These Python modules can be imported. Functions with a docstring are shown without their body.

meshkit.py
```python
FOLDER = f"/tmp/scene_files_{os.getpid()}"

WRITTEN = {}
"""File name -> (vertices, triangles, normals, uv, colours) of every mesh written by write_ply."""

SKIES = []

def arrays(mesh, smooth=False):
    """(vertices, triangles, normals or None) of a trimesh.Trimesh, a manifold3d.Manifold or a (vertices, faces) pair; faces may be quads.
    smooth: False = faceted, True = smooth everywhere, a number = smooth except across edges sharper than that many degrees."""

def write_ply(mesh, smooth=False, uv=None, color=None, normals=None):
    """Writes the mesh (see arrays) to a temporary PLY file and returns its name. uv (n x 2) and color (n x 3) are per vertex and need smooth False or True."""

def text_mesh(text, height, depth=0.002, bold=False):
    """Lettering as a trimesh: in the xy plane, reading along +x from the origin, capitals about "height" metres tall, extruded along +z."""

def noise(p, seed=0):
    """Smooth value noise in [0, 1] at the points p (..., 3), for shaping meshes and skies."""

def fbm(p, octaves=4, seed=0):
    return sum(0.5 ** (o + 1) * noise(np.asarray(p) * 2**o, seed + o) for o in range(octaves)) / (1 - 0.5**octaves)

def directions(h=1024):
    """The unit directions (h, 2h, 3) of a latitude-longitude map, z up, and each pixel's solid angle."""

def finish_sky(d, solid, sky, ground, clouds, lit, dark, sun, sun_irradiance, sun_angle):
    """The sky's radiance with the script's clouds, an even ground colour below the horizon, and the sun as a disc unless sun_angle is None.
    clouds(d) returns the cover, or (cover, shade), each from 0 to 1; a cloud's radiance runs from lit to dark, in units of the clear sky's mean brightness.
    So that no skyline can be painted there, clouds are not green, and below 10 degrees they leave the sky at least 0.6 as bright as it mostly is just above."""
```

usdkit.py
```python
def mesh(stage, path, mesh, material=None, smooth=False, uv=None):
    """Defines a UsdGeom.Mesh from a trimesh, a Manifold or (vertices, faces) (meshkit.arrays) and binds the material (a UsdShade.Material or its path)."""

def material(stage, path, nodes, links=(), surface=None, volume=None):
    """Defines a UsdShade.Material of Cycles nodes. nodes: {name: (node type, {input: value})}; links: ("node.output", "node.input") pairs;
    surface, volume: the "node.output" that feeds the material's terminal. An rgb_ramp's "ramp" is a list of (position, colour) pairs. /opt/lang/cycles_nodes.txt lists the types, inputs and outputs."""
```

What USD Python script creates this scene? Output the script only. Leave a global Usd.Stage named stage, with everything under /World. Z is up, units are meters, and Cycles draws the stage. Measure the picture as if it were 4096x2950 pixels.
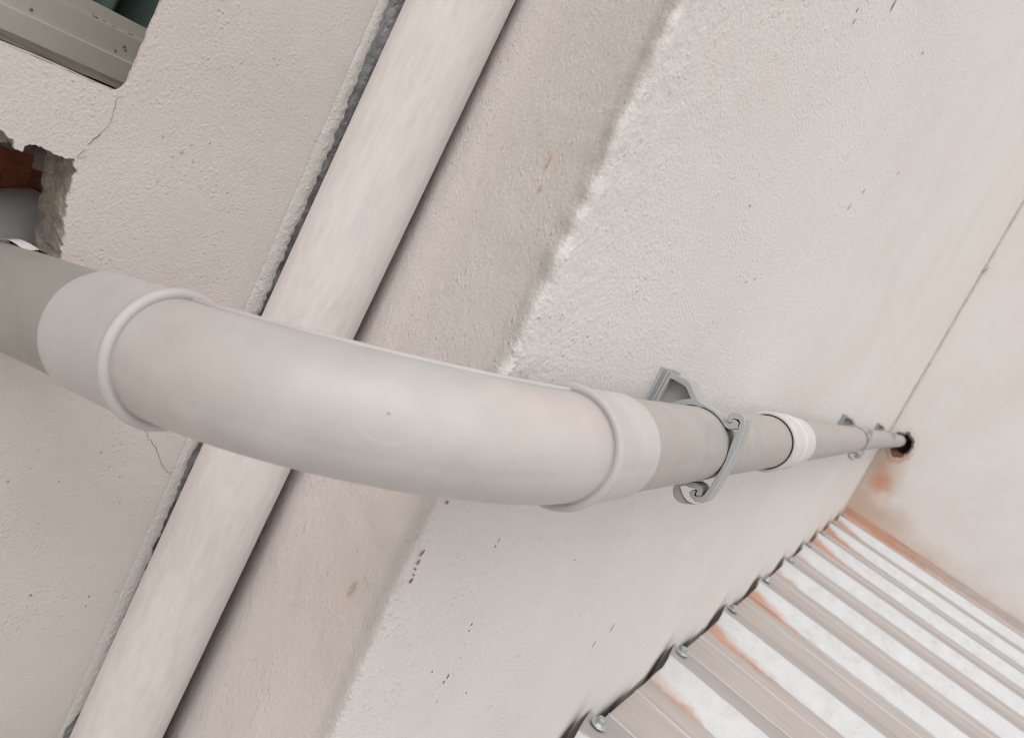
import math, numpy as np, trimesh, usdkit, meshkit
from pxr import Usd, UsdGeom, UsdLux, UsdShade, Gf, Sdf, Vt
from shapely.geometry import Polygon, LineString, Point, box as sbox
from shapely.ops import unary_union

stage = Usd.Stage.CreateInMemory()
UsdGeom.SetStageUpAxis(stage, 'Z'); UsdGeom.SetStageMetersPerUnit(stage, 1.0)
UsdGeom.Xform.Define(stage, '/World'); UsdGeom.Scope.Define(stage, '/World/Looks')
H = 3.4                                     # height of the camera above the ground
mat = lambda name, *a, **k: usdkit.material(stage, '/World/Looks/' + name, *a, **k)

# ------------------------------------------------------------------ camera
cam = UsdGeom.Camera.Define(stage, '/World/Camera')
RT = ((0.46607312, -0.76562682, 0.44338631), (0.07528097, -0.46501001, -0.8820989), (0.88153764, 0.44450114, -0.15909153))
cam.AddTransformOp().Set(Gf.Matrix4d(*RT[0], 0, *[-v for v in RT[1]], 0, *[-v for v in RT[2]], 0, 0, 0, H, 1))
cam.CreateHorizontalApertureAttr(36.0); cam.CreateVerticalApertureAttr(36.0 * 737 / 1024)
cam.CreateFocalLengthAttr(28.125); cam.CreateClippingRangeAttr(Gf.Vec2f(0.01, 500))
cam.CreateFStopAttr(20.0); cam.CreateFocusDistanceAttr(0.38)
cam.CreateExposureAttr(0.27)

# ------------------------------------------------------------------ sky and sun (bright overcast)
SUN_EL, SUN_AZ = math.radians(54), math.atan2(-0.90, -0.44)       # azimuth as atan2(x, y)
mat('sky_look', {
    'sky': ('sky_texture', {'sky_type': 'single_scattering', 'sun_disc': False, 'sun_elevation': SUN_EL, 'sun_rotation': SUN_AZ, 'aerosol_density': 2.0}),
    'tc': ('texture_coordinate', {}), 'n': ('noise_texture', {'scale': 2.2, 'detail': 5.0}),
    'r': ('rgb_ramp', {'ramp': [(0.3, (0.86,) * 3), (0.7, (0.98,) * 3)]}),
    'cl': ('rgb_ramp', {'ramp': [(0.25, (6.3, 6.3, 6.35)), (0.75, (8.5, 8.4, 8.35))]}),
    'm': ('mix_color', {}), 'b': ('background_shader', {'strength': 0.13})},
    [('tc.generated', 'n.vector'), ('n.fac', 'r.fac'), ('n.fac', 'cl.fac'), ('r.color', 'm.fac'), ('sky.color', 'm.a'), ('cl.color', 'm.b'), ('m.result', 'b.color')], surface='b.background')
dome = UsdLux.DomeLight.Define(stage, '/World/sky'); dome.CreateIntensityAttr(1.0)
UsdShade.MaterialBindingAPI.Apply(dome.GetPrim()).Bind(UsdShade.Material.Get(stage, '/World/Looks/sky_look'))
dome.GetPrim().SetCustomDataByKey('kind', 'structure')
sun = UsdLux.DistantLight.Define(stage, '/World/sun')
sun.CreateIntensityAttr(0.33); sun.CreateAngleAttr(40.0); sun.CreateColorAttr(Gf.Vec3f(1.0, 0.97, 0.93)); sun.CreateNormalizeAttr(True)
sd = np.array([math.sin(SUN_AZ) * math.cos(SUN_EL), math.cos(SUN_AZ) * math.cos(SUN_EL), math.sin(SUN_EL)])
sx = np.cross([0, 0, 1.0], sd); sx /= np.linalg.norm(sx); sy = np.cross(sd, sx)
sun.AddTransformOp().Set(Gf.Matrix4d(*map(float, sx), 0, *map(float, sy), 0, *map(float, sd), 0, 0, 0, 20, 1))

# ------------------------------------------------------------------ helpers
def free(path):
    if not stage.GetPrimAtPath(path): return path
    k = 1
    while stage.GetPrimAtPath(f'{path}_{k:03d}'): k += 1
    return f'{path}_{k:03d}'
def tag(p, label=None, cat=None, group=None, kind=None):
    p = p.GetPrim() if hasattr(p, 'GetPrim') else p
    for k, v in (('label', label), ('category', cat), ('group', group), ('kind', kind)):
        if v: p.SetCustomDataByKey(k, v)
    return p
ORG = {}
def thing(name, loc, **kw):
    path = free('/World/' + name); x = UsdGeom.Xform.Define(stage, path)
    x.AddTranslateOp().Set(Gf.Vec3d(loc[0], loc[1], loc[2] + H)); ORG[path] = np.array(loc, float)
    tag(x, **kw); return path
def obj(name, mesh, m, parent=None, smooth=30, attrs=None, **kw):
    """One Mesh prim; mesh vertices are given in camera-centred metres (z = 0 at the camera)."""
    path = free((parent or '/World') + '/' + name)
    base = '/'.join(path.split('/')[:3])
    if isinstance(mesh, trimesh.Trimesh): mesh = (mesh.vertices, mesh.faces)
    v, f = np.array(mesh[0], float), np.asarray(mesh[1])
    v = v - ORG[base] if base in ORG else v + [0, 0, H]
    p = usdkit.mesh(stage, path, (v, f), '/World/Looks/' + m, smooth=smooth)
    for k, a in (attrs or {}).items():
        UsdGeom.PrimvarsAPI(p).CreatePrimvar(k, Sdf.ValueTypeNames.FloatArray, 'vertex').Set(Vt.FloatArray.FromNumpy(np.asarray(a, np.float32)))
    ORG[path] = ORG.get(base, np.array([0, 0, -H]))
    tag(p, **kw); return path
def join(*ms): return trimesh.util.concatenate(list(ms))
def grid(P):
    n, m = P.shape[:2]; i, j = np.meshgrid(np.arange(n - 1), np.arange(m - 1), indexing='ij'); a = (i * m + j).ravel()
    return P.reshape(-1, 3), np.vstack([np.stack([a, a + m, a + m + 1], 1), np.stack([a, a + m + 1, a + 1], 1)])
def frame_path(pts):
    p = np.asarray(pts, float); t = np.gradient(p, axis=0); t /= np.linalg.norm(t, axis=1, keepdims=True)
    u = np.cross(t[0], [0.1, 0.2, 1.0]); u /= np.linalg.norm(u); U = [u]
    for k in range(1, len(p)):
        u = U[-1] - t[k] * (U[-1] @ t[k]); U.append(u / np.linalg.norm(u))
    U = np.array(U); return p, t, U, np.cross(t, U)
def tube(pts, r, n=48, cap=True, t=None):
    p, tt, U, W = frame_path(pts)
    if t is not None:
        pass
    r = np.broadcast_to(r, (len(p),)); a = np.linspace(0, 2 * np.pi, n, endpoint=False)
    V = p[:, None] + r[:, None, None] * (np.cos(a)[None, :, None] * U[:, None] + np.sin(a)[None, :, None] * W[:, None])
    k = len(p); i, j = np.meshgrid(np.arange(k - 1), np.arange(n), indexing='ij'); j2 = (j + 1) % n
    A, B, Cc, D = (i * n + j).ravel(), (i * n + j2).ravel(), ((i + 1) * n + j2).ravel(), ((i + 1) * n + j).ravel()
    F = [np.stack([A, B, Cc], 1), np.stack([A, Cc, D], 1)]; v = V.reshape(-1, 3)
    if cap:
        v = np.vstack([v, p[0], p[-1]]); j = np.arange(n); j2 = (j + 1) % n
        F += [np.stack([np.full(n, k * n), j2, j], 1), np.stack([np.full(n, k * n + 1), (k - 1) * n + j, (k - 1) * n + j2], 1)]
    return trimesh.Trimesh(v, np.vstack(F), process=False)
def prism_x(poly, x0, x1):
    """Extrude a shapely polygon given in (y, z) from x0 to x1."""
    out = []
    for g in getattr(poly, 'geoms', [poly]):
        m = trimesh.creation.extrude_polygon(g, x1 - x0, engine='earcut'); v = m.vertices
        out.append(trimesh.Trimesh(np.stack([v[:, 2] + x0, v[:, 0], v[:, 1]], 1), m.faces, process=False))
    return join(*out)
def prism_y(poly, y0, y1):
    """Extrude a shapely polygon given in (x, z) from y0 to y1."""
    out = []
    for g in getattr(poly, 'geoms', [poly]):
        m = trimesh.creation.extrude_polygon(g, y1 - y0, engine='earcut'); v = m.vertices
        out.append(trimesh.Trimesh(np.stack([v[:, 0], v[:, 2] + y0, v[:, 1]], 1), m.faces[:, ::-1], process=False))
    return join(*out)
def bx(x0, x1, y0, y1, z0, z1):
    m = trimesh.creation.box((x1 - x0, y1 - y0, z1 - z0)); m.apply_translation(((x0 + x1) / 2, (y0 + y1) / 2, (z0 + z1) / 2)); return m
def sm(a, b, x): t = np.clip((x - a) / (b - a), 0, 1); return t * t * (3 - 2 * t)
fbm = meshkit.fbm

# ------------------------------------------------------------------ materials
def plaster(name, base, tint, scale, amp, pit, attr=False, nod=0.35, speck=0.5, vert=False, cs=4.5):
    """Painted render: grains, soft undulation, sparse pits, faint stains."""
    N = {'g': ('geometry', {}), 'mp': ('mapping', {'scale': (1, 1, 0.22) if vert else (1, 1, 1)}),
         'n1': ('noise_texture', {'scale': scale, 'detail': 5.0, 'roughness': 0.68}),
         'n2': ('noise_texture', {'scale': scale * 0.16, 'detail': 3.0}),
         'v': ('voronoi_texture', {'scale': scale * 0.33, 'randomness': 1.0}),
         'vr': ('map_range', {'from_min': 0.08, 'from_max': 0.26, 'to_min': 1.0, 'to_max': 0.0, 'clamp': True}),
         'pm': ('noise_texture', {'scale': 23.0, 'detail': 2.0}), 'pr': ('map_range', {'from_min': 0.45, 'from_max': 0.68, 'clamp': True}),
         'pp': ('math', {'math_type': 'multiply'}), 'pa': ('math', {'math_type': 'multiply', 'value2': pit}),
         'h1': ('math', {'math_type': 'multiply_add', 'value2': 0.55}), 'h2': ('math', {'math_type': 'subtract'}),
         'bp': ('bump', {'strength': 1.0, 'distance': amp}),
         'c1': ('noise_texture', {'scale': cs, 'detail': 6.0, 'roughness': 0.62}),
         'k': ('voronoi_texture', {'scale': scale * 0.42, 'randomness': 1.0}), 'kr': ('map_range', {'range_type': 'smoothstep', 'from_min': 0.05, 'from_max': 0.34, 'to_min': 1.0, 'to_max': 0.0, 'clamp': True}),
         'km': ('noise_texture', {'scale': 41.0, 'detail': 2.0}), 'kq': ('map_range', {'from_min': 0.42, 'from_max': 0.7, 'to_max': nod, 'clamp': True}), 'kk': ('math', {'math_type': 'multiply_add'}),
         'gr': ('map_range', {'from_min': 0.28, 'from_max': 0.62, 'to_min': 0.93, 'to_max': 1.02, 'clamp': True}), 'gm': ('mix_color', {'blend_type': 'multiply', 'fac': 1.0}),
         'cr': ('rgb_ramp', {'ramp': [(0.32, tint), (0.56, base), (1.0, tuple(min(1, 1.03 * c) for c in base))]}),
         'd1': ('noise_texture', {'scale': scale * 0.55, 'detail': 3.0, 'roughness': 0.7}), 'dr': ('map_range', {'from_min': 0.66, 'from_max': 0.8, 'to_max': speck, 'clamp': True}),
         'dm': ('math', {'math_type': 'multiply'}), 'mx': ('mix_color', {'b': tuple(c * f for c, f in zip(base, (0.5, 0.46, 0.42)))}),
         'p': ('principled_bsdf', {'roughness': 0.75, 'specular_ior_level': 0.25})}
    K = [('g.position', 'mp.vector')] + [('mp.vector', x + '.vector') for x in ('n1', 'n2', 'v', 'pm', 'c1', 'd1', 'k', 'km')] + [
        ('v.distance', 'vr.value'), ('pm.fac', 'pr.value'), ('vr.result', 'pp.value1'), ('pr.result', 'pp.value2'), ('pp.value', 'pa.value1'),
        ('n2.fac', 'h1.value1'), ('n1.fac', 'h1.value3'), ('h1.value', 'h2.value1'), ('pa.value', 'h2.value2'), ('k.distance', 'kr.value'), ('km.fac', 'kq.value'), ('kr.result', 'kk.value1'), ('kq.result', 'kk.value2'), ('h2.value', 'kk.value3'), ('kk.value', 'bp.height'), ('n1.fac', 'gr.value'), ('gr.result', 'gm.b'), ('cr.color', 'gm.a'), ('bp.normal', 'p.normal'),
        ('c1.fac', 'cr.fac'), ('d1.fac', 'dr.value'), ('dr.result', 'dm.value1'), ('pr.result', 'dm.value2'), ('dm.value', 'mx.fac'), ('gm.result', 'mx.a')]
    last = 'mx.result'
    for k, (an, col) in enumerate((attr or {}).items()):
        N[f'a{k}'] = ('attribute', {}); N[f'x{k}'] = ('mix_color', {'b': col})
        K += [(f'a{k}.fac', f'x{k}.fac'), (last, f'x{k}.a')]; last = f'x{k}.result'
    K.append((last, 'p.base_color'))
    m = mat(name, N, K, surface='p.BSDF')
    for k, an in enumerate(attr or {}):
        UsdShade.Shader(stage.GetPrimAtPath(f'/World/Looks/{name}/a{k}')).CreateInput('attribute', Sdf.ValueTypeNames.String).Set(an)
plaster('window_wall_paint', (0.715, 0.665, 0.628), (0.67, 0.617, 0.575), 800.0, 0.0011, 0.4, nod=0.5, cs=9.0)
plaster('main_wall_paint', (0.735, 0.70, 0.67), (0.705, 0.66, 0.625), 620.0, 0.0012, 0.5, nod=0.7,
        attr={'cove': (0.83, 0.775, 0.75), 'grime': (0.035, 0.035, 0.045), 'rust': (0.62, 0.42, 0.33)})  # flank and roof gap tones carry painted light and shade
plaster('end_wall_paint', (0.665, 0.638, 0.622), (0.625, 0.595, 0.575), 300.0, 0.0012, 0.4, speck=0.2,
        attr={'damp': (0.48, 0.37, 0.29), 'rust': (0.50, 0.27, 0.19)})
plaster('pipe_paint', (0.685, 0.652, 0.632), (0.65, 0.622, 0.608), 260.0, 0.0005, 0.9, vert=True, speck=0.7, cs=130.0, nod=0.3)
plaster('lip_paint', (0.76, 0.735, 0.705), (0.70, 0.67, 0.64), 800.0, 0.0016, 0.6)
def stone(name, c0, c1, scale=300.0, amp=0.002, rough=0.9):
    mat(name, {'g': ('geometry', {}), 'n': ('noise_texture', {'scale': scale, 'detail': 5.0, 'roughness': 0.65}), 'n2': ('noise_texture', {'scale': scale * 0.2, 'detail': 4.0}),
               'r': ('rgb_ramp', {'ramp': [(0.3, c0), (0.65, c1)]}), 'b': ('bump', {'distance': amp}), 'p': ('principled_bsdf', {'roughness': rough, 'specular_ior_level': 0.2})},
        [('g.position', 'n.vector'), ('g.position', 'n2.vector'), ('n2.fac', 'r.fac'), ('r.color', 'p.base_color'), ('n.fac', 'b.height'), ('b.normal', 'p.normal')], surface='p.BSDF')
stone('cement', (0.27, 0.275, 0.295), (0.60, 0.60, 0.61), 500.0, 0.003)
stone('sill_grime', (0.10, 0.085, 0.07), (0.22, 0.19, 0.155), 200.0, 0.002)
stone('speck_brown', (0.30, 0.23, 0.19), (0.42, 0.35, 0.30), 900.0, 0.0002)
stone('mortar', (0.40, 0.355, 0.30), (0.53, 0.48, 0.415), 400.0, 0.002)
stone('brick_red', (0.42, 0.12, 0.06), (0.62, 0.25, 0.15), 250.0, 0.002)
stone('brick_dark', (0.13, 0.055, 0.04), (0.26, 0.11, 0.08), 250.0, 0.002)
stone('brick_pale', (0.33, 0.15, 0.10), (0.45, 0.21, 0.14), 250.0, 0.002)
stone('crack_dark', (0.16, 0.15, 0.135), (0.28, 0.26, 0.235), 900.0, 0.0002)
stone('ochre_paint', (0.45, 0.33, 0.22), (0.58, 0.47, 0.36), 900.0, 0.0002, 0.5)
stone('red_paint', (0.24, 0.11, 0.10), (0.38, 0.20, 0.18), 900.0, 0.0002, 0.5)
stone('pink_paint', (0.46, 0.33, 0.29), (0.55, 0.43, 0.38), 900.0, 0.0002, 0.6)
stone('earth', (0.16, 0.13, 0.10), (0.28, 0.24, 0.19), 3.0, 0.02)
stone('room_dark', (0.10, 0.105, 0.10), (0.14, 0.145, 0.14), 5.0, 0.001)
stone('curtain_green', (0.09, 0.13, 0.118), (0.14, 0.19, 0.175), 60.0, 0.0004)
stone('screw_wash', (0.20, 0.21, 0.21), (0.34, 0.35, 0.35), 600.0, 0.0004, 0.4)
def plastic(name, base, dusty, rough=0.42, bev=0.0006, dust=0.5, dscale=14.0, grain=0.00005, bloom=None):
    mat(name, {'ba': ('attribute', {}), 'bm': ('mix_color', {'b': bloom or base}), 'bn': ('math', {'math_type': 'multiply'}), 'g': ('geometry', {}), 'n': ('noise_texture', {'scale': dscale, 'detail': 6.0, 'roughness': 0.65}),
               'r': ('map_range', {'from_min': 0.46, 'from_max': 0.78, 'to_max': dust, 'clamp': True}), 'm': ('mix_color', {'a': base, 'b': dusty}),
               'sm': ('mapping', {'scale': (0.25, 1, 1.3)}), 'sc': ('noise_texture', {'scale': 420.0, 'detail': 5.0, 'roughness': 0.75}), 'sq': ('map_range', {'from_min': 0.66, 'from_max': 0.78, 'to_max': 0.22, 'clamp': True}), 'bl': ('noise_texture', {'scale': 60.0, 'detail': 4.0}), 'bq': ('map_range', {'from_min': 0.3, 'from_max': 0.7, 'to_min': 0.93, 'to_max': 1.05}), 'm3': ('mix_color', {'b': tuple(0.62 * c for c in base)}), 'm4': ('mix_color', {'blend_type': 'multiply', 'fac': 1.0}),
               'mp': ('mapping', {'scale': (1, 1, 1)}), 's': ('noise_texture', {'scale': 260.0, 'detail': 4.0, 'roughness': 0.7}), 'sr': ('map_range', {'to_min': rough - 0.06, 'to_max': rough + 0.16}),
               'bv': ('bevel', {'radius': bev, 'samples': 4}), 'b': ('bump', {'distance': grain * 4, 'strength': 0.6}), 'p': ('principled_bsdf', {'specular_ior_level': 0.4})},
        [('g.position', 'n.vector'), ('g.position', 's.vector'), ('n.fac', 'r.value'), ('r.result', 'm.fac'), ('g.position', 'sm.vector'), ('sm.vector', 'sc.vector'), ('g.position', 'bl.vector'), ('sc.fac', 'sq.value'), ('sq.result', 'm3.fac'), ('m.result', 'm3.a'), ('bl.fac', 'bq.value'), ('bq.result', 'm4.b'), ('m3.result', 'm4.a'), ('m4.result', 'bm.a'), ('ba.fac', 'bn.value1'), ('bl.fac', 'bn.value2'), ('bn.value', 'bm.fac'), ('bm.result', 'p.base_color'), ('s.fac', 'sr.value'), ('sr.result', 'p.roughness'),
         ('bv.bevel', 'b.normal'), ('s.fac', 'b.height'), ('b.normal', 'p.normal')], surface='p.BSDF')
    UsdShade.Shader(stage.GetPrimAtPath(f'/World/Looks/{name}/ba')).CreateInput('attribute', Sdf.ValueTypeNames.String).Set('bloom')
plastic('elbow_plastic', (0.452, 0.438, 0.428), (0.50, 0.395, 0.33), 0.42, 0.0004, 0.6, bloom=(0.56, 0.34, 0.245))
plastic('fitting_plastic', (0.452, 0.438, 0.428), (0.50, 0.395, 0.33), 0.42, 0.0004, 0.6)
plastic('stub_plastic', (0.30, 0.292, 0.265), (0.31, 0.275, 0.235), 0.5, 0.0004, 0.6)
plastic('coupling_plastic', (0.54, 0.53, 0.52), (0.58, 0.53, 0.48), 0.4, 0.0004, 0.5)
plastic('pipe_plastic', (0.345, 0.322, 0.303), (0.40, 0.325, 0.275), 0.46, 0.0004, 0.7)
plastic('clamp_plastic', (0.335, 0.345, 0.345), (0.42, 0.40, 0.38), 0.48, 0.0007, 0.4, 90.0)
plastic('old_pipe_plastic', (0.70, 0.71, 0.715), (0.62, 0.62, 0.62), 0.45, 0.0004, 0.4)
plastic('frame_paint', (0.465, 0.45, 0.395), (0.34, 0.33, 0.27), 0.4, 0.0005, 0.6, 60.0)
plastic('shaving_plastic', (0.66, 0.65, 0.62), (0.6, 0.58, 0.55), 0.5, 0.0002, 0.3)
plastic('mildew', (0.16, 0.165, 0.14), (0.22, 0.22, 0.18), 0.8, 0.0002, 0.5)
mat('galvanised', {
    'g': ('geometry', {}), 'st': ('mapping', {'scale': (1, 0.12, 1)}), 'w': ('attribute', {}), 'ru': ('attribute', {}),
    'n': ('noise_texture', {'scale': 38.0, 'detail': 6.0, 'roughness': 0.65}), 'nf': ('noise_texture', {'scale': 300.0, 'detail': 4.0, 'roughness': 0.7}), 'ns': ('noise_texture', {'scale': 90.0, 'detail': 5.0}),
    'zf': ('math', {'math_type': 'multiply_add', 'value2': 0.6}), 'zh': ('math', {'math_type': 'multiply', 'value2': 0.625}), 'ma': ('math', {'math_type': 'multiply_add', 'value2': 0.7}), 'mr': ('map_range', {'from_min': 0.66, 'from_max': 0.80, 'clamp': True}),
    'cz': ('rgb_ramp', {'ramp': [(0.32, (0.43, 0.435, 0.44)), (0.46, (0.525, 0.535, 0.545)), (0.7, (0.60, 0.61, 0.63))]}),
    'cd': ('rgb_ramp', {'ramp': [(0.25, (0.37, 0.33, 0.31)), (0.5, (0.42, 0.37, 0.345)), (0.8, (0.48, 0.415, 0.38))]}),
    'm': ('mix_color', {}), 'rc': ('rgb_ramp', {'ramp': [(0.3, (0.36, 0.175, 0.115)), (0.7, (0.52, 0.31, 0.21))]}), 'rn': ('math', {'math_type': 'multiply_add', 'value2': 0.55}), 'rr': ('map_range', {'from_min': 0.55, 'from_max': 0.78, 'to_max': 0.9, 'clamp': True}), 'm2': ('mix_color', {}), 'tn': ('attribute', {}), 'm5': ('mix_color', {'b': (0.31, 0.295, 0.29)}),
    'b': ('bump', {'distance': 0.0006, 'strength': 0.7}), 'p': ('principled_bsdf', {'roughness': 0.5, 'metallic': 0.0, 'specular_ior_level': 0.5})},
    [('g.position', 'st.vector'), ('g.position', 'n.vector'), ('g.position', 'nf.vector'), ('st.vector', 'ns.vector'), ('n.fac', 'ma.value1'), ('w.fac', 'ma.value3'), ('ma.value', 'mr.value'),
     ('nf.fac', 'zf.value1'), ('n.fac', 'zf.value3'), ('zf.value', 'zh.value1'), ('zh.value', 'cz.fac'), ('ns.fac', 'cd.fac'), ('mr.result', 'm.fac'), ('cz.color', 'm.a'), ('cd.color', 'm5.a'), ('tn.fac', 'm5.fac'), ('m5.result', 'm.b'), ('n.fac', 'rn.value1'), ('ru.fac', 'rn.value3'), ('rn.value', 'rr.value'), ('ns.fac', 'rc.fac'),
     ('rr.result', 'm2.fac'), ('m.result', 'm2.a'), ('rc.color', 'm2.b'), ('m2.result', 'p.base_color'), ('nf.fac', 'b.height'), ('b.normal', 'p.normal')], surface='p.BSDF')
for nd, an in (('w', 'dust'), ('ru', 'rust'), ('tn', 'tone')):
    UsdShade.Shader(stage.GetPrimAtPath(f'/World/Looks/galvanised/{nd}')).CreateInput('attribute', Sdf.ValueTypeNames.String).Set(an)
mat('zinc', {'g': ('geometry', {}), 'n': ('noise_texture', {'scale': 500.0, 'detail': 3.0}), 'r': ('map_range', {'to_min': 0.25, 'to_max': 0.5}), 'bv': ('bevel', {'radius': 0.0007}),
             'p': ('principled_bsdf', {'base_color': (0.50, 0.53, 0.53), 'metallic': 0.9})}, [('g.position', 'n.vector'), ('n.fac', 'r.value'), ('r.result', 'p.roughness'), ('bv.bevel', 'p.normal')], surface='p.BSDF')

# ------------------------------------------------------------------ ground
gx = np.linspace(-300, 300, 41); G = np.stack([*np.meshgrid(gx, gx, indexing='ij'), np.full((41, 41), -H)], -1)
obj('ground', grid(G), 'earth', kind='structure', label='bare ground at the foot of the walls')

# ------------------------------------------------------------------ main wall (right): flank sweeping out of the corner, ragged arris, long face
YW = 0.1215
wall_y = lambda z: 0.1215 + 0.0107 * (np.clip(z, -0.9, 2) + 0.036)
XB = 2.83
prof = [(0.356, 0.305), (0.348, 0.284), (0.329, 0.2565), (0.3135, 0.2335), (0.296, 0.2065), (0.276, 0.1790), (0.259, 0.1540), (0.247, 0.1368), (0.2418, 0.1296), (0.2394, 0.1260), (0.2387, 0.1240), (0.2398, 0.1225), (0.2430, 0.1218), (0.250, 0.1215), (0.259, 0.1215)]
pp = np.array(prof); s = np.r_[0, np.cumsum(np.linalg.norm(np.diff(pp, axis=0), axis=1))]
from scipy.interpolate import PchipInterpolator
cx, cy = PchipInterpolator(s, pp[:, 0]), PchipInterpolator(s, pp[:, 1])
ss = np.linspace(0, s[-1], 190); X1, Y1 = cx(ss), cy(ss)
xs, st = [0.2595], 0.0016
while xs[-1] < XB: xs.append(xs[-1] + st); st = min(st * 1.012, 0.02)
xs[-1] = XB + 0.004
PX, PY = np.r_[X1, xs], np.r_[Y1, np.full(len(xs), YW)]
zs = np.r_[np.linspace(-H, -0.5, 12)[:-1], np.arange(-0.5, 0.42, 0.0024), np.linspace(0.42, 2.4, 24)]
A, Z = np.meshgrid(PX, zs, indexing='ij'); B, _ = np.meshgrid(PY, zs, indexing='ij')
n_col = np.arange(len(PX)); arris = np.exp(-((A - 0.237) / 0.010) ** 2) * (B < 0.135)
lowz = sm(-0.13, -0.08, Z)                                     # the ragged arris is rough only above the elbow
pts3 = np.stack([A, B, Z], -1)
wob = (fbm(np.stack([Z * 28, Z * 0, Z * 0], -1), 4, 5) - 0.5)
shift = 0.008 * sm(-0.12, -0.24, Z) + 0.006 * wob 
near = np.exp(-np.clip(A - 0.2325, 0, 9) / 0.05)
tx, ty = np.gradient(PX), np.gradient(PY); tl = np.hypot(tx, ty); NX, NY = (ty / tl)[:, None], (-tx / tl)[:, None]     # outward normal of the profile
edge_ = np.exp(-(np.r_[ss - ss[-1], np.array(xs) - xs[0]][:, None] + 0.020) ** 2 / 0.007 ** 2)
Xd = A + (0.001 + 0.0045 * lowz) * (fbm(np.stack([Z * 190, A * 60, Z * 0], -1), 4, 8) - 0.5) * edge_ + shift * near * np.where(B > 0.16, np.exp(-(B - 0.16) / 0.05), 1)
rough = fbm(pts3 * 330, 4, 2) - 0.5; lump = fbm(pts3 * 120, 3, 9); patch = sm(0.40, 0.62, fbm(np.stack([Z * 22, A * 22, 0 * Z], -1), 3, 31))
band = np.exp(-((s_ := np.r_[ss - ss[-1], np.array(xs) - xs[0]])[:, None] + 0.018) ** 2 / 0.014 ** 2)                 # along the arris
dep = 0.65 * (0.0016 * rough + 0.0034 * np.clip(lump - 0.5, -0.1, 1) + 0.0018 * (fbm(pts3 * 200, 3, 15) - 0.5)) * band * (0.12 + 0.88 * lowz) * (0.35 + 0.65 * patch)
dep += 0.0010 * rough * np.exp(-np.clip(s_[:, None], 0, 9) / 0.05) * (0.3 + 0.7 * lowz) * (s_[:, None] > -0.02)
dep += 0.0022 * (fbm(pts3 * 9, 3, 4) - 0.5) * (1 - np.exp(-np.clip(A - 0.24, 0, 9) / 0.1)) * (B < 0.1217)
dep += (0.0006 * (fbm(pts3 * 45, 3, 7) - 0.5) + 0.0009 * (fbm(pts3 * 420, 4, 14) - 0.5)) * sm(0.0, -0.02, s_)[:, None]
Xd = Xd + NX * dep; Yd = B + NY * dep + (wall_y(Z) - YW) * np.exp(-np.clip(B - YW, 0, 1) / 0.06)
# wall colour attributes: painted gap shade with grime, lightened flank, rust
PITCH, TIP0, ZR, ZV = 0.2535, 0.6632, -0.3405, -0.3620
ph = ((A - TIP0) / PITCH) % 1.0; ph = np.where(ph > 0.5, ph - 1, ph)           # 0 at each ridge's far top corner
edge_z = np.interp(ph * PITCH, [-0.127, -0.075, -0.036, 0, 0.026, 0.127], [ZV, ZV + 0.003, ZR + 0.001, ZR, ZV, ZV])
hgt = Z - edge_z; mottle = fbm(np.stack([A * 30, Z * 90, Z * 0], -1), 3, 12)
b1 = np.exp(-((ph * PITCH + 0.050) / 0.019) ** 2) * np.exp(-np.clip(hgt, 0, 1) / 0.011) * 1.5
b2 = np.exp(-((ph * PITCH - 0.075) / 0.05) ** 2) * np.exp(-np.clip(hgt, 0, 1) / 0.007) * 1.2
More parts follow.
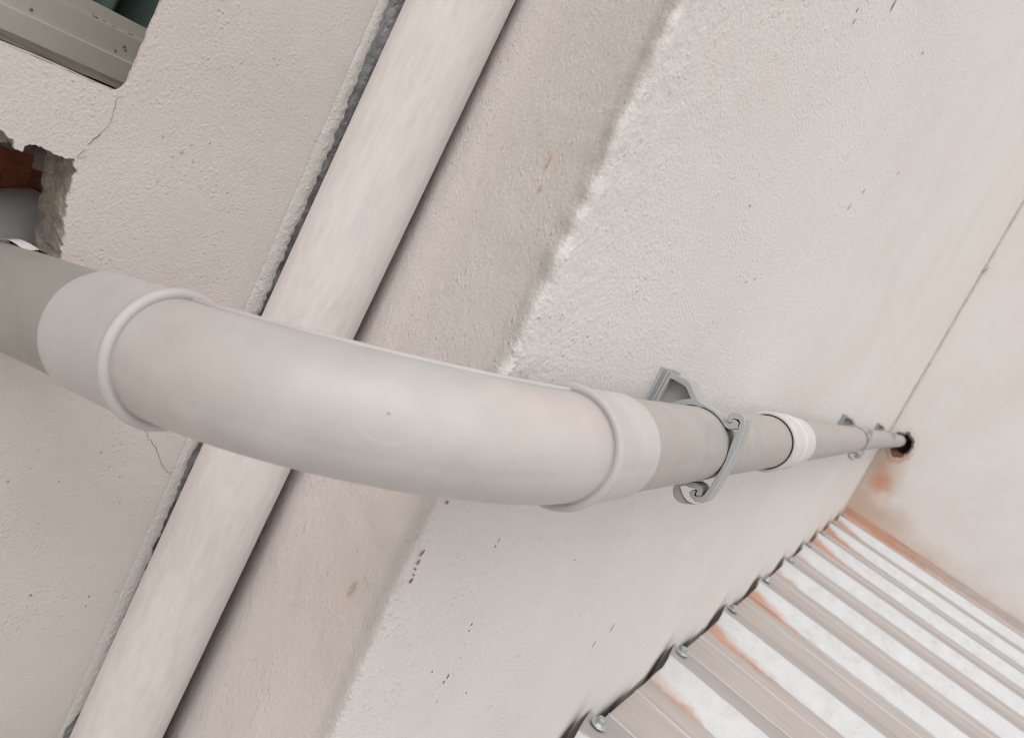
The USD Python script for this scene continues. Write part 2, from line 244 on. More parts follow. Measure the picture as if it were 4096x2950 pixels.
grime = np.clip((b1 + b2) * (0.55 + 0.9 * mottle), 0, 0.96) * (hgt < 0.06) * (1 - 0.75 * sm(1.2, 2.4, A)); grime[hgt < 0] = np.maximum(grime[hgt < 0], 0.5); grime *= A > 0.30  # shade of the roof gap painted into the colour, plus some grime
cove = sm(0.1285, 0.1360, B)  # flank coloured lighter than the face, standing in for light it lacks
wrust = np.clip(sm(0.045, 0, hgt) * sm(1.7, 2.5, A) * (0.2 + fbm(pts3 * 14, 3, 3)) * 0.9, 0, 0.7)
W = np.stack([Xd, Yd, Z], -1)
mw = thing('main_wall', (0.24, 0.1215, -H), label='long off white plastered wall behind the clamped drain pipe, with a ragged vertical edge', cat='wall')
v_, f_ = grid(W)
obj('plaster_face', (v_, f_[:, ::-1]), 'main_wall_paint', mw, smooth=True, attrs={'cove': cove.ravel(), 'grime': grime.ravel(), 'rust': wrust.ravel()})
core = Polygon([(0.395, 0.318), (0.352, 0.240), (0.315, 0.190), (0.290, 0.155), (2.84, 0.155), (2.84, 0.40), (0.395, 0.40)])
cm = trimesh.creation.extrude_polygon(core, H + 2.38, engine='earcut'); cm.apply_translation((0, 0, -H)); obj('wall_core', cm, 'mortar', mw, smooth=False)
def blob(p, d, ln, wd, th, seed):
    m = trimesh.creation.icosphere(2); rng = np.random.default_rng(seed); v = m.vertices
    v = v * (1 + 0.45 * (fbm(v * 1.7 + seed, 3, seed)[:, None] - 0.5)); d = np.array(d, float) / np.linalg.norm(d); n = np.array([0, 1.0, 0]); u = np.cross(n, d)
    tap = 1 - 0.45 * v[:, :1]
    return trimesh.Trimesh(np.array(p) + v[:, :1] * d * ln + v[:, 1:2] * u * wd * tap + v[:, 2:3] * n * th, m.faces, process=False)
for k, (x, z, ln, wd, mt) in enumerate([
        (0.2414, -0.1210, .0022, .0006, 'red_paint'), (0.2408, -0.1171, .0020, .0006, 'red_paint'), (0.2416, -0.1239, .0009, .0006, 'red_paint'), (0.2424, -0.1265, .0009, .0006, 'red_paint'), (0.2426, -0.1290, .0017, .0008, 'red_paint'),
        (0.2410, -0.0962, .0010, .0010, 'red_paint'), (0.3155, -0.1655, .0022, .0007, 'red_paint'), (0.3163, -0.1691, .0014, .0006, 'red_paint'), (0.3190, -0.1947, .0020, .0005, 'red_paint'), (0.3176, -0.1975, .0012, .0005, 'red_paint'),
        (0.2994, -0.1861, .0018, .0004, 'speck_brown'), (0.3209, -0.2093, .0008, .0005, 'speck_brown'), (0.2996, -0.1195, .0016, .0005, 'pink_paint'), (0.2991, -0.1224, .0016, .0004, 'speck_brown'),
        (0.4021, 0.1640, .0035, .0009, 'speck_brown'), (0.4058, 0.1600, .0022, .0008, 'speck_brown'), (0.4558, 0.1930, .0045, .0007, 'speck_brown'), (0.5770, 0.2204, .0028, .0011, 'speck_brown'), (0.7145, 0.1779, .004, .0011, 'pink_paint'),
        (0.6064, 0.1177, .0035, .0011, 'pink_paint'), (0.6254, 0.1356, .003, .0011, 'pink_paint'), (0.4108, -0.1468, .0010, .0010, 'speck_brown'), (0.5525, -0.2408, .006, .0016, 'pink_paint'), (0.5802, -0.2339, .005, .0013, 'pink_paint'),
        (0.352, -0.215, .0012, .0006, 'speck_brown'), (0.43, -0.26, .0012, .0008, 'speck_brown'), (0.48, -0.20, .001, .0008, 'speck_brown'), (0.395, 0.06, .0012, .0007, 'pink_paint'), (0.47, 0.035, .0025, .0006, 'pink_paint'), (0.455, 0.03, .002, .0005, 'pink_paint')]):
    obj('paint_speck', blob((x, wall_y(z) - 0.0002, z), (0.10 + 0.35 * math.sin(k * 2.3), 0, 1), ln * (0.55 + 0.2 * math.sin(k * 1.7)), wd * 0.6, 0.0004, k), mt, mw, smooth=True)
flank_at = lambda b: (float(cx(np.interp(b, np.arctan2(Y1, X1)[::-1], ss[::-1]))), float(cy(np.interp(b, np.arctan2(Y1, X1)[::-1], ss[::-1]))))
for k, (bear, k0, ln, wd) in enumerate([(30.9, 0.0910, .0036, .0007), (30.65, 0.054, .0011, .0006), (30.2, -0.524, .0036, .0009)]):
    x, y = flank_at(math.radians(bear)); z = k0 * math.hypot(x, y)
    obj('paint_drip', blob((x, y, z), (0.02, -0.02, 1), ln, wd, 0.0007, 40 + k), 'ochre_paint', mw, smooth=True)

# ------------------------------------------------------------------ window wall (left, set back)
YL = 0.285
rng = np.random.default_rng(7)
def jag(pts, amp, step, seed):
    ls = LineString(pts); n = max(2, int(ls.length / step)); q = np.array([ls.interpolate(t).coords[0] for t in np.linspace(0, ls.length, n)])
    d = np.stack([fbm(np.c_[q / step * 0.45, np.zeros(n)], 3, seed), fbm(np.c_[q / step * 0.45, np.ones(n)], 3, seed + 3)], 1) - 0.5
    d[0] = d[-1] = 0; return q + d * amp
hole_edge = [(0.105, -0.0488), (0.125, -0.0495), (0.142, -0.0470), (0.1494, -0.0478), (0.1525, -0.0487), (0.1542, -0.0502), (0.1573, -0.0525), (0.1589, -0.0498), (0.1614, -0.0489), (0.1647, -0.0491), (0.1682, -0.0497), (0.1704, -0.0503), (0.1764, -0.0490),
             (0.1765, -0.0513), (0.1779, -0.0535), (0.1786, -0.0605), (0.1791, -0.0667), (0.1807, -0.069), (0.1805, -0.0718), (0.1814, -0.0752), (0.1824, -0.0787), (0.1832, -0.0823), (0.1846, -0.0876)]
he = jag(hole_edge, 0.0022, 0.0007, 3)
hole = Polygon(list(he) + [(0.1850, -0.0960), (0.182, -0.1085), (0.170, -0.1150), (0.150, -0.1170), (0.120, -0.1150), (0.100, -0.095)]).buffer(0)
op_edge = jag([(-0.30, -0.0212), (0.05, -0.0212), (0.16, -0.0210), (0.1795, -0.0213), (0.1826, -0.0196), (0.1836, -0.016), (0.1845, 0.02), (0.1850, 0.30)], 0.0009, 0.0015, 21)
opening = Polygon(list(op_edge) + [(0.185, 0.42), (-0.30, 0.42)]).buffer(0)
face = sbox(-0.7, -H, 0.2798, 1.1).difference(hole).difference(opening)
ww = thing('window_wall', (-0.2, YL, -H), label='cream plastered wall set back on the left, with a window opening and a broken hole round the pipe', cat='wall')
COAT = 0.0012
coat = prism_y(face, YL, YL + COAT)
obj('plaster_coat', coat, 'window_wall_paint', ww, smooth=False)
base = sbox(-0.7, -H, 0.2790, 1.1).difference(hole.buffer(0.0032)).difference(opening.buffer(0.0004)).difference(sbox(0.17, -0.0212, 0.2700, 0.42))
obj('mortar_bed', prism_y(base, YL + COAT + 0.0001, YL + 0.021), 'mortar', ww, smooth=False)
hp = LineString(list(he) + [(0.1850, -0.0960), (0.182, -0.1085), (0.170, -0.1150)]); sl = np.arange(0, hp.length, 0.0007); q0 = np.array([hp.interpolate(t).coords[0] for t in sl])
qt = np.gradient(q0, axis=0); from scipy.ndimage import gaussian_filter1d as gf1
qt = gf1(qt, 6, axis=0); qt /= np.linalg.norm(qt, axis=1, keepdims=True); qn = np.stack([-qt[:, 1], qt[:, 0]], 1); dd_ = np.linspace(0, 1, 20)
BE = np.array([np.c_[(q0 * (1 - min(1, 3 * d)) + gf1(q0, 4 + 0 * d, axis=0) * min(1, 3 * d)) + qn * (0.0001 + (0.0026 * d ** 0.7 + 0.0036 * (fbm(np.c_[sl * 260, np.full(len(sl), d * 5.5), sl * 0], 4, 5) - 0.5) * min(1, 4 * d)))[:, None], np.full(len(sl), YL + 0.0009 + 0.024 * d)][:, [0, 2, 1]] for d in dd_])
v_, f_ = grid(BE); obj('broken_edge', (v_, f_), 'mortar', ww, smooth=35)
# reveal of the window opening, rendered and painted
rv = np.array([(x, -0.0212 + 0.0004 * math.sin(x * 90)) for x in np.linspace(-0.30, 0.31, 60)])
R3 = np.stack([np.stack([rv[:, 0], np.full(len(rv), y), rv[:, 1]], 1) for y in (YL + 0.0008, YL + 0.006, YL + 0.03, YL + 0.11)], 0)
v_, f_ = grid(R3); obj('window_reveal', (v_, f_), 'window_wall_paint', ww, smooth=30)
# bricks behind the broken plaster (brick course, vertical joint) round the cavity
def brick(x0, x1, y0, y1, z0, z1, mt, seed, hollow=None):
    m = bx(x0, x1, y0, y1, z0, z1).subdivide().subdivide().subdivide().subdivide(); v = m.vertices
    m.vertices = v + (np.stack([fbm(v * 160 + 7 * k, 4, seed + k) for k in range(3)], 1) - 0.5) * 0.008
    obj('brick', m, mt, ww, smooth=40)
yb = YL + 0.024
brick(-0.10, 0.098, yb, yb + 0.10, -0.078, -0.030, 'brick_red', 1); brick(0.108, 0.158, yb + 0.002, yb + 0.10, -0.0700, -0.030, 'brick_red', 2)
brick(0.156, 0.235, yb + 0.050, yb + 0.11, -0.0840, -0.056, 'brick_red', 6)
brick(0.205, 0.34, yb, yb + 0.10, -0.088, -0.030, 'brick_pale', 3); brick(0.214, 0.34, yb, yb + 0.10, -0.150, -0.098, 'brick_red', 4); brick(-0.08, 0.12, yb, yb + 0.10, -0.180, -0.132, 'brick_red', 5)
def lumps(name, x0, x1, y0, y1, z0, z1, amp, seed, mt='mortar'):
    m = bx(x0, x1, y0, y1, z0, z1).subdivide().subdivide().subdivide().subdivide(); v = m.vertices
    m.vertices = v + (np.stack([fbm(v * 110 + 9 * k, 4, seed + k) for k in range(3)], 1) - 0.5) * amp; obj(name, m, mt, ww, smooth=40)
lumps('mortar_joint', 0.1865, 0.215, YL + 0.021, YL + 0.042, -0.0640, -0.040, 0.006, 31)
lumps('mortar_joint', 0.1935, 0.215, YL + 0.020, YL + 0.034, -0.125, -0.062, 0.0045, 33)
lumps('mortar_joint', 0.128, 0.160, YL + 0.014, YL + 0.030, -0.0545, -0.042, 0.006, 36)
lumps('mortar_joint', 0.150, 0.205, YL + 0.060, YL + 0.11, -0.064, -0.050, 0.006, 38)
lumps('mortar_joint', 0.09, 0.118, YL + 0.016, YL + 0.05, -0.085, -0.045, 0.006, 35)
cav = join(bx(-0.2, 0.4, YL + 0.135, YL + 0.15, -0.25, 0.0 - 0.026), bx(-0.2, 0.4, YL + 0.02, YL + 0.14, -0.25, -0.19)); obj('cavity_back', cav, 'mortar', ww, smooth=False)
obj('wall_core', join(bx(-0.7, 0.352, YL + 0.15, YL + 0.17, -H, -0.03), bx(0.312, 0.352, YL + 0.03, YL + 0.15, -0.03, 1.1)), 'mortar', ww, smooth=False)
def ribbon(pts, wd, y, seed, step=0.0009, amp=0.0016):
    q = jag(pts, amp, step, seed); n = len(q); t = np.gradient(q, axis=0); t /= np.linalg.norm(t, axis=1, keepdims=True); nn = np.stack([-t[:, 1], t[:, 0]], 1)
    w = wd * (0.25 + 1.5 * fbm(np.c_[np.arange(n) * 0.35, np.zeros((n, 2))], 3, seed + 9)) * np.sin(np.pi * np.linspace(0.04, 0.96, n)) ** 0.5
    a, b = q + nn * w[:, None] / 2, q - nn * w[:, None] / 2
    top = np.stack([np.stack([a[:, 0], np.full(n, y), a[:, 1]], 1), np.stack([q[:, 0], np.full(n, y - 0.00012), q[:, 1]], 1), np.stack([b[:, 0], np.full(n, y), b[:, 1]], 1)], 0)
    return grid(top)
obj('crack', ribbon([(0.1841, -0.0216), (0.1824, -0.0226), (0.1821, -0.025), (0.1827, -0.0287), (0.183, -0.0312), (0.1829, -0.0339), (0.1816, -0.0362), (0.1805, -0.0387)], 0.00022, YL - 0.00008, 1), 'crack_dark', ww, smooth=False)
obj('crack', ribbon([(0.1812, -0.0375), (0.1790, -0.0410), (0.1781, -0.0428)], 0.0009, YL - 0.00008, 2), 'crack_dark', ww, smooth=False)
obj('crack', ribbon([(0.1781, -0.0445), (0.1769, -0.0467), (0.1762, -0.0487)], 0.00028, YL - 0.00008, 3), 'crack_dark', ww, smooth=False)
obj('crack', ribbon([(0.1762, -0.0487), (0.1785, -0.0475), (0.1800, -0.0470)], 0.00025, YL - 0.00008, 6), 'crack_dark', ww, smooth=False)
obj('crack', ribbon([(0.2480, -0.1560), (0.2511, -0.1596), (0.2566, -0.1656), (0.2625, -0.1707), (0.2665, -0.1758), (0.2704, -0.181), (0.2767, -0.1852), (0.2840, -0.1873)], 0.00028, YL - 0.00008, 4), 'crack_dark', ww, smooth=False)
for k, (x, z, r_, mt) in enumerate([(0.198, -0.186, .0007, 'speck_brown'), (0.2202, -0.1872, .0006, 'speck_brown'), (0.2496, -0.1864, .0005, 'red_paint'), (0.2292, -0.2485, .0008, 'red_paint'), (0.2608, -0.2558, .0007, 'red_paint'),
        (0.2613, -0.2616, .0006, 'red_paint'), (0.276, -0.2559, .0006, 'speck_brown'), (0.2553, -0.2006, .0006, 'speck_brown'), (0.2349, -0.1727, .0005, 'speck_brown'), (0.2545, -0.2377, .0006, 'pink_paint'), (0.2875, -0.2963, .0012, 'speck_brown'),
        (0.2150, -0.0330, .0011, 'pink_paint'), (0.2178, -0.0290, .0008, 'pink_paint'), (0.2215, -0.0350, .0007, 'mortar'), (0.2119, -0.0360, .0006, 'mortar'), (0.2255, -0.0255, .0007, 'mortar'), (0.2048, -0.0300, .0007, 'mortar'), (0.2098, -0.0475, .0006, 'mortar')]):
    obj('paint_speck', blob((x, YL - 0.0001, z), (0.3, 0, 1), r_ * 0.9, r_ * 0.62, 0.0003, 70 + k), mt, ww, smooth=True)

# lip of plaster and the grey cement seam between this wall and the standpipe
zz = np.arange(-0.62, 0.36, 0.0008)
ed = 0.0034 * (fbm(np.c_[zz * 420, zz * 0, zz * 0], 4, 3) - 0.5) + 0.0022 * (fbm(np.c_[zz * 60, zz * 0, zz * 0], 3, 5) - 0.5)
low = sm(-0.12, -0.30, zz)                                       # further down the seam is smeared over with paint
xe = np.interp(zz, [-0.62, -0.365, -0.352, -0.345, -0.332, -0.25, -0.215, -0.165, -0.10, -0.06, 0.0, 0.06, 0.36], [0.284, 0.2860, 0.2825, 0.2825, 0.2905, 0.2905, 0.2895, 0.2868, 0.2900, 0.2905, 0.2895, 0.2858, 0.2855]) + ed
us = np.linspace(0, 1, 22)
L = np.zeros((len(us), len(zz), 3))
for i, u in enumerate(us):
    x = 0.2786 + (xe - 0.2786) * u
    hgt_ = (0.45 + 0.55 * sm(-0.20, -0.14, zz)) * 0.0011 * np.sin(np.pi * min(1, u * 1.02) ** 0.8) + 0.0012 * (fbm(np.stack([x * 500, zz * 500, zz * 0 + u], -1), 4, 8) - 0.5) * math.sin(math.pi * u) ** 0.5
    L[i] = np.stack([x, YL - 0.0002 - hgt_ + 0.0030 * max(0, u - 0.82) / 0.18 * 1.0, zz], -1)
v_, f_ = grid(L); obj('plaster_lip', (v_, f_), 'lip_paint', ww, smooth=True)
xc = np.linspace(0.2800, 0.3100, 26); Cg = np.zeros((len(xc), len(zz), 3))
for i, x in enumerate(xc): Cg[i] = np.stack([np.full(len(zz), x), YL + 0.0016 + 0.0024 * (fbm(np.stack([zz * 260, zz * 0 + x * 260, zz * 0], -1), 4, 6) - 0.5), zz], -1)
v_, f_ = grid(Cg); obj('cement_seam', (v_, f_), 'cement', ww, smooth=True)
sx_ = np.linspace(0.277, 0.40, 12); Sg = np.stack(np.meshgrid(sx_, np.r_[-H, np.linspace(-0.7, 0.5, 9), 1.1], indexing='ij'), -1)
v_, f_ = grid(np.stack([Sg[..., 0], np.full(Sg.shape[:2], YL + 0.0058), Sg[..., 1]], -1)); obj('corner_backing', (v_, f_), 'mortar', ww, smooth=False)

# ------------------------------------------------------------------ window in the opening, curtain, dark room
wn = thing('window', (0.0, YL + 0.06, -0.0212), label='pale green metal window frame with mildewed sill rail, set deep in the opening', cat='window')
yf = YL + 0.061
fp = Polygon([(yf, -0.0211), (yf, -0.0120), (yf + 0.0015, -0.0116), (yf + 0.0020, -0.0116), (yf + 0.0020, -0.0016), (yf + 0.026, -0.0004), (yf + 0.026, 0.0050), (yf + 0.034, 0.0050), (yf + 0.034, -0.0211)])
fr = prism_x(fp, -0.25, 0.311); obj('bottom_rail', fr, 'frame_paint', wn, smooth=False)
obj('side_stile', prism_y(sbox(0.29, 0.0049, 0.311, 0.42), yf + 0.020, yf + 0.036), 'frame_paint', wn, smooth=False)
obj('side_stile', prism_y(sbox(-0.27, 0.0049, -0.24, 0.42), yf + 0.020, yf + 0.036), 'frame_paint', wn, smooth=False)
sg = np.random.default_rng(4)
def frame_spots(n, xr, yz, rr):
    ms = []
    for k in range(n):
        y, z, nrm = yz(); x = sg.uniform(*xr); r_ = sg.uniform(*rr)
        m = blob((0, 0, 0), (1, 0, 0.2), r_ * 1.3, r_, 0.00025, 100 + k)
        if nrm == 'z': m.vertices = m.vertices[:, [0, 2, 1]]; m.faces = m.faces[:, ::-1]
        m.apply_translation((x, y, z)); ms.append(m)
    return join(*ms)
obj('mildew_spots', join(frame_spots(16, (0.14, 0.25), lambda: (lambda t: (yf + 0.002 + 0.024 * t, -0.0015 + 0.0012 * t, 'z'))(sg.uniform(0.3, 1)), (0.0003, 0.0009)),
                        frame_spots(7, (0.15, 0.22), lambda: (yf + 0.0019, sg.uniform(-0.010, -0.003), 'y'), (0.0003, 0.0006))), 'mildew', wn, smooth=True, kind='stuff')
obj('sill_dirt', grid(np.array([[(x, y, -0.0209 + 0.0006 * float(t)) for y, t in zip(np.linspace(YL + 0.008, yf + 0.001, 16), fbm(np.c_[np.full(16, x * 120), np.linspace(0, 6, 16), np.zeros(16)], 3, 2))] for x in np.linspace(-0.25, 0.31, 90)])), 'sill_grime', wn, smooth=True)
cxs = np.linspace(0.10, 0.60, 260); cz = np.linspace(-0.03, 0.45, 12); fold = 0.012 * np.sin(cxs * 210 + 2 * np.sin(cxs * 31)) + 0.006 * np.sin(cxs * 97 + 1)
CU = np.stack([np.stack([cxs + 0.004 * math.sin(z * 20), YL + 0.150 + fold * (1 - 0.6 * z), np.full(len(cxs), z)], 1) for z in cz], 1)
v_, f_ = grid(CU); obj('curtain', (v_, f_), 'curtain_green', smooth=True, label='dark green folded curtain hanging inside the window', cat='curtain')
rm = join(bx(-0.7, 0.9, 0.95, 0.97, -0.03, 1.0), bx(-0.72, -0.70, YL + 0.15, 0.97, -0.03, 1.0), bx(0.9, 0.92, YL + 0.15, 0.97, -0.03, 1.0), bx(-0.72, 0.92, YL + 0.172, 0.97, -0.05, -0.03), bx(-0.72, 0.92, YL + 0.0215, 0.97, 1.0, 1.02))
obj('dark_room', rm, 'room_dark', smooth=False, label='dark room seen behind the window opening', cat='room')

# ------------------------------------------------------------------ standpipe (vertical, painted)
D, rv_ = 0.3995, 0.0223
def vp(z): b = math.radians(40.84 + (0.105 - z) / 0.47 * 0.82); return (D * math.cos(b), D * math.sin(b), z)
obj('standpipe', tube([vp(z) for z in np.linspace(-0.95, 0.75, 60)], rv_ + 0 * np.linspace(0, 1, 60), 72), 'pipe_paint', smooth=40, label='painted white vertical pipe in the wall corner, passing behind the elbow', cat='pipe')
# ------------------------------------------------------------------ drain pipe with its long-sweep elbow
AX = np.array([0.0908, -0.0561])
E0 = np.array([0.2381, 0.0912, -0.0562]); phi, alpha, RE = 0.2454, 1.6627, 0.082
e1 = np.array([1.0, -0.004, 0]); e1 /= np.linalg.norm(e1); e2 = np.array([0.004, math.cos(phi), -math.sin(phi)]); e2 -= e1 * (e1 @ e2); e2 /= np.linalg.norm(e2)
th = np.linspace(0, alpha, 70); arc = E0 - e1 * (RE * np.sin(th))[:, None] + e2 * (RE * (1 - np.cos(th)))[:, None]
t0 = -e1 * math.cos(alpha) + e2 * math.sin(alpha)
S1, S2 = 0.0375, 0.0426
dp = thing('drain_pipe', (0.60, 0.0908, -0.075), label='grey plastic drain pipe clamped along the wall, turning through a large pale elbow', cat='pipe')
PR = 0.0185
bend = lambda x: np.array([x, AX[0] - 0.0085 * sm(1.5, 2.83, x), AX[1] - 0.0035 * sm(1.5, 2.83, x)])
obj('pipe_section', tube([bend(x) for x in np.linspace(0.262, 0.665, 12)], PR, 80), 'pipe_plastic', dp, smooth=40)
obj('pipe_section', tube([bend(x) for x in np.linspace(0.665, 3.02, 40)], PR, 80), 'pipe_plastic', dp, smooth=40)
obj('pipe_section', tube([arc[-1] + t0 * k for k in np.linspace(0.02, 0.20, 12)], 0.0184, 80), 'stub_plastic', dp, smooth=40, label='darker greenish grey pipe stub by the hole')
RB, RS = 0.0181, 0.0199
em = tube(arc, RB, 96, cap=False); er = (em.vertices - np.repeat(arc, 96, axis=0)) / RB
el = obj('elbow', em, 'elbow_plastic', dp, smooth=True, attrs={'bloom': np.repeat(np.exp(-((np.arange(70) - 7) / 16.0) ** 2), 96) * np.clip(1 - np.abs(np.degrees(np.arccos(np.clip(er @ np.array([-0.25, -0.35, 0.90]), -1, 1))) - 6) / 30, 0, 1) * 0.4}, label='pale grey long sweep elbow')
def socket(c, t, ln, r, flip=1):
    prof_ = [(-0.0012, RB - 0.0004), (-0.0012, r - 0.0007), (0.0, r), (ln - 0.0012, r), (ln - 0.0003, r - 0.0003), (ln, r - 0.0010), (ln, 0.0182), (ln - 0.004, 0.0180)]
    p = np.array([c + t * a for a, _ in prof_]); r_ = np.array([b for _, b in prof_])
    u = np.cross(t, [0, 0, 1.0]); u /= np.linalg.norm(u); w = np.cross(t, u); a = np.linspace(0, 2 * np.pi, 97)
    P = p[:, None] + r_[:, None, None] * (np.cos(a)[None, :, None] * u + np.sin(a)[None, :, None] * w); return grid(P)
def ring(c, t, R_, r_, n=96, m=14, sq=1.0):
    u = np.cross(t, [0, 0, 1.0]); u /= np.linalg.norm(u); w = np.cross(t, u); a = np.linspace(0, 2 * np.pi, n + 1); b = np.linspace(0, 2 * np.pi, m + 1)
    d = np.cos(a)[:, None] * u + np.sin(a)[:, None] * w
    return grid(c + d[:, None] * (R_ + r_ * np.cos(b))[None, :, None] + t * (sq * r_ * np.sin(b))[None, :, None])
obj('socket', socket(arc[-1], t0, S1, RS), 'fitting_plastic', el, smooth=30); obj('socket', socket(arc[0], e1, S2, RS), 'fitting_plastic', el, smooth=30)
obj('socket_ring', ring(arc[-1], t0, RS - 0.0004, 0.0017), 'fitting_plastic', el, smooth=True); obj('socket_ring', ring(arc[0], e1, RS - 0.0004, 0.0016), 'fitting_plastic', el, smooth=True)
tg = np.gradient(arc, axis=0); tg /= np.linalg.norm(tg, axis=1, keepdims=True); up = np.cross(e1, e2); up = up if up[2] > 0 else -up
inn = np.cross(up, tg); inn *= np.sign((inn[35] @ np.array([0, 1.0, 0])))                       # towards the wall
mid = arc[35]; vv = mid / np.linalg.norm(mid); sil = np.cross(tg[35], vv); sil = sil / np.linalg.norm(sil); sil = sil if sil[2] > 0 else -sil
ang = math.atan2(sil @ inn[35], sil @ up) - 0.03
seam = arc + (RB + 0.0003) * (math.cos(ang) * up + math.sin(ang) * inn)
obj('mould_seam', tube(seam, 0.0010, 10), 'fitting_plastic', el, smooth=True)
# moulding point with its shallow disc
def on_pipe(c, t, px, r_):                                                                          # point of the tube nearest the line of sight side
    u = -c / np.linalg.norm(c); u = u - t * (u @ t); u /= np.linalg.norm(u); return u
k = 35; u = on_pipe(arc[k], tg[k], None, RB); u = u * math.cos(0.12) + np.cross(tg[k], u) * math.sin(0.12)
nb = trimesh.creation.icosphere(3, 0.0004); nb.apply_translation(arc[k] + u * (RB + 0.0001)); obj('moulding_nub', nb, 'fitting_plastic', el, smooth=True)
a = np.linspace(0, 2 * np.pi, 73); q = []
for rr, hh in ((0.0, 0.000025), (0.0076, 0.000025), (0.0092, 0.000005), (0.0112, -0.00006)):
    row = []
    for b in a:
        da, dt = rr * math.sin(b) / RB, rr * math.cos(b)
        j = np.clip(k - dt / (RE * alpha / 69), 0, 68.999); j0 = int(j); c_ = arc[j0] + (arc[j0 + 1] - arc[j0]) * (j - j0); tt = tg[j0]
        uu = u - tt * (u @ tt); uu /= np.linalg.norm(uu); row.append(c_ + (RB + hh) * (math.cos(da) * uu + math.sin(da) * np.cross(tt, uu)))
    q.append(row)
obj('moulded_disc', grid(np.array(q)), 'fitting_plastic', el, smooth=True)
# two stamped ovals on the first socket
for off, dd in ((0.016, 0.0), (0.0095, 0.12)):
    uu = np.cross(t0, [1.0, 0, 0]); uu = uu if uu[2] > 0 else -uu; uu /= np.linalg.norm(uu); w2 = np.cross(t0, uu); w2 = w2 if w2[0] > 0 else -w2
    for R_ in (0.0036, 0.0022):
        ring_pts = []
        for b in np.linspace(0, 2 * np.pi, 40):
            A_ = 0.05 + dd + R_ * math.sin(b) * 0.8 / RS; ring_pts.append(arc[-1] + t0 * (off + R_ * math.cos(b)) + (RS + 0.00002) * (math.cos(A_) * uu + math.sin(A_) * w2))
        obj('stamp_mark', tube(ring_pts, 0.00016, 6), 'fitting_plastic', el, smooth=True)
# coupling
cp = obj('coupling', grid(np.array([[np.array([x, AX[0] + r_ * math.cos(b), AX[1] + r_ * math.sin(b)]) for b in np.linspace(0, 2 * np.pi, 97)] for x, r_ in
        [(0.594, 0.0183), (0.586, 0.0196), (0.586, 0.0210), (0.5872, 0.0216), (0.597, 0.0217), (0.598, 0.0205), (0.640, 0.0205), (0.641, 0.0216), (0.649, 0.0216), (0.650, 0.0203), (0.6985, 0.0203), (0.6995, 0.0198), (0.6995, 0.0183)]])), 'coupling_plastic', dp, smooth=30, label='white slip coupling joining two pipe lengths')
# plastic shaving on the cut pipe by the hole
cs = np.array([arc[-1] + t0 * k_ for k_ in np.linspace(0.098, 0.128, 24)]); zc = np.linspace(0, 1, 24)
sv = cs + np.c_[0 * zc + 0.002, 0 * zc, 0.0186 + 0.0016 * np.sin(np.pi * zc) ** 2]
obj('plastic_shaving', grid(np.stack([sv + [0.004, 0, -0.0012], sv + [0.003, 0.0, 0.0004], sv + [0, 0, 0.0012], sv + [-0.004, 0, 0.0]], 0)), 'shaving_plastic', dp, smooth=True)

obj('old_pipe', tube([np.array([0.1880, 0.342, -0.1050]) + np.array([1, 0.06, 0.30]) * k_ for k_ in np.linspace(-0.12, 0.020, 10)], 0.0225, 64), 'old_pipe_plastic', smooth=40,
    label='older blue grey pipe inside the broken hole, above the drain pipe', cat='pipe')

# ------------------------------------------------------------------ pipe clamps
def poly(*p): return Polygon(p).buffer(0)
arm = poly((0.0975, -0.0359), (0.093, -0.0360), (0.0885, -0.0360), (0.0844, -0.0372), (0.0817, -0.0385), (0.0787, -0.0382), (0.0781, -0.0370), (0.0783, -0.0354), (0.0772, -0.0350), (0.0753, -0.0355), (0.0742, -0.0382), (0.0775, -0.0405), (0.0808, -0.0405), (0.0841, -0.0395), (0.0875, -0.0383), (0.0930, -0.0383), (0.097, -0.0392), (0.104, -0.0416), (0.1046, -0.0405))
bar = poly((0.0737, -0.0329), (0.0722, -0.0361), (0.0706, -0.0454), (0.0699, -0.0572), (0.0700, -0.069), (0.0706, -0.0764), (0.0718, -0.0783), (0.0752, -0.0793), (0.0784, -0.0785), (0.0796, -0.0769), (0.079, -0.0754), (0.0774, -0.0747), (0.0771, -0.0754), (0.0771, -0.0768), (0.0758, -0.0772), (0.0736, -0.0758), (0.0728, -0.0743), (0.0724, -0.0709), (0.0720, -0.0644), (0.0718, -0.0582), (0.0719, -0.0543), (0.0728, -0.0496), (0.0736, -0.0443), (0.0740, -0.0385), (0.0746, -0.0352), (0.0758, -0.0343), (0.0782, -0.0349), (0.0784, -0.0357), (0.0782, -0.0366), (0.0786, -0.0374), (0.0797, -0.0374), (0.0808, -0.0363), (0.0812, -0.0346), (0.0797, -0.0324), (0.0768, -0.0314), (0.0750, -0.0317))
lowarm = poly((0.090, -0.0768), (0.0854, -0.0775), (0.0832, -0.0752), (0.0805, -0.0747), (0.0781, -0.0740), (0.0764, -0.0744), (0.0767, -0.0756), (0.0756, -0.0768), (0.0738, -0.0756), (0.0744, -0.0730), (0.0766, -0.0715), (0.0799, -0.0714), (0.0822, -0.0730), (0.0854, -0.0748), (0.090, -0.0750))
a_ = np.radians(np.linspace(66, -100, 60)); back = Polygon(np.r_[np.c_[AX[0] + 0.0192 * np.cos(a_), AX[1] + 0.0192 * np.sin(a_)], np.c_[AX[0] + 0.0220 * np.cos(a_[::-1]), AX[1] + 0.0220 * np.sin(a_[::-1])]])
bore = Point(*AX).buffer(0.0190, 64)
outer = poly((0.1168, -0.0299), (0.1069, -0.0296), (0.105, -0.0303), (0.0975, -0.0359), (0.095, -0.040), (0.104, -0.056), (0.095, -0.0725), (0.0975, -0.0763), (0.105, -0.0819), (0.1069, -0.0826), (0.1168, -0.0823)).difference(bore)
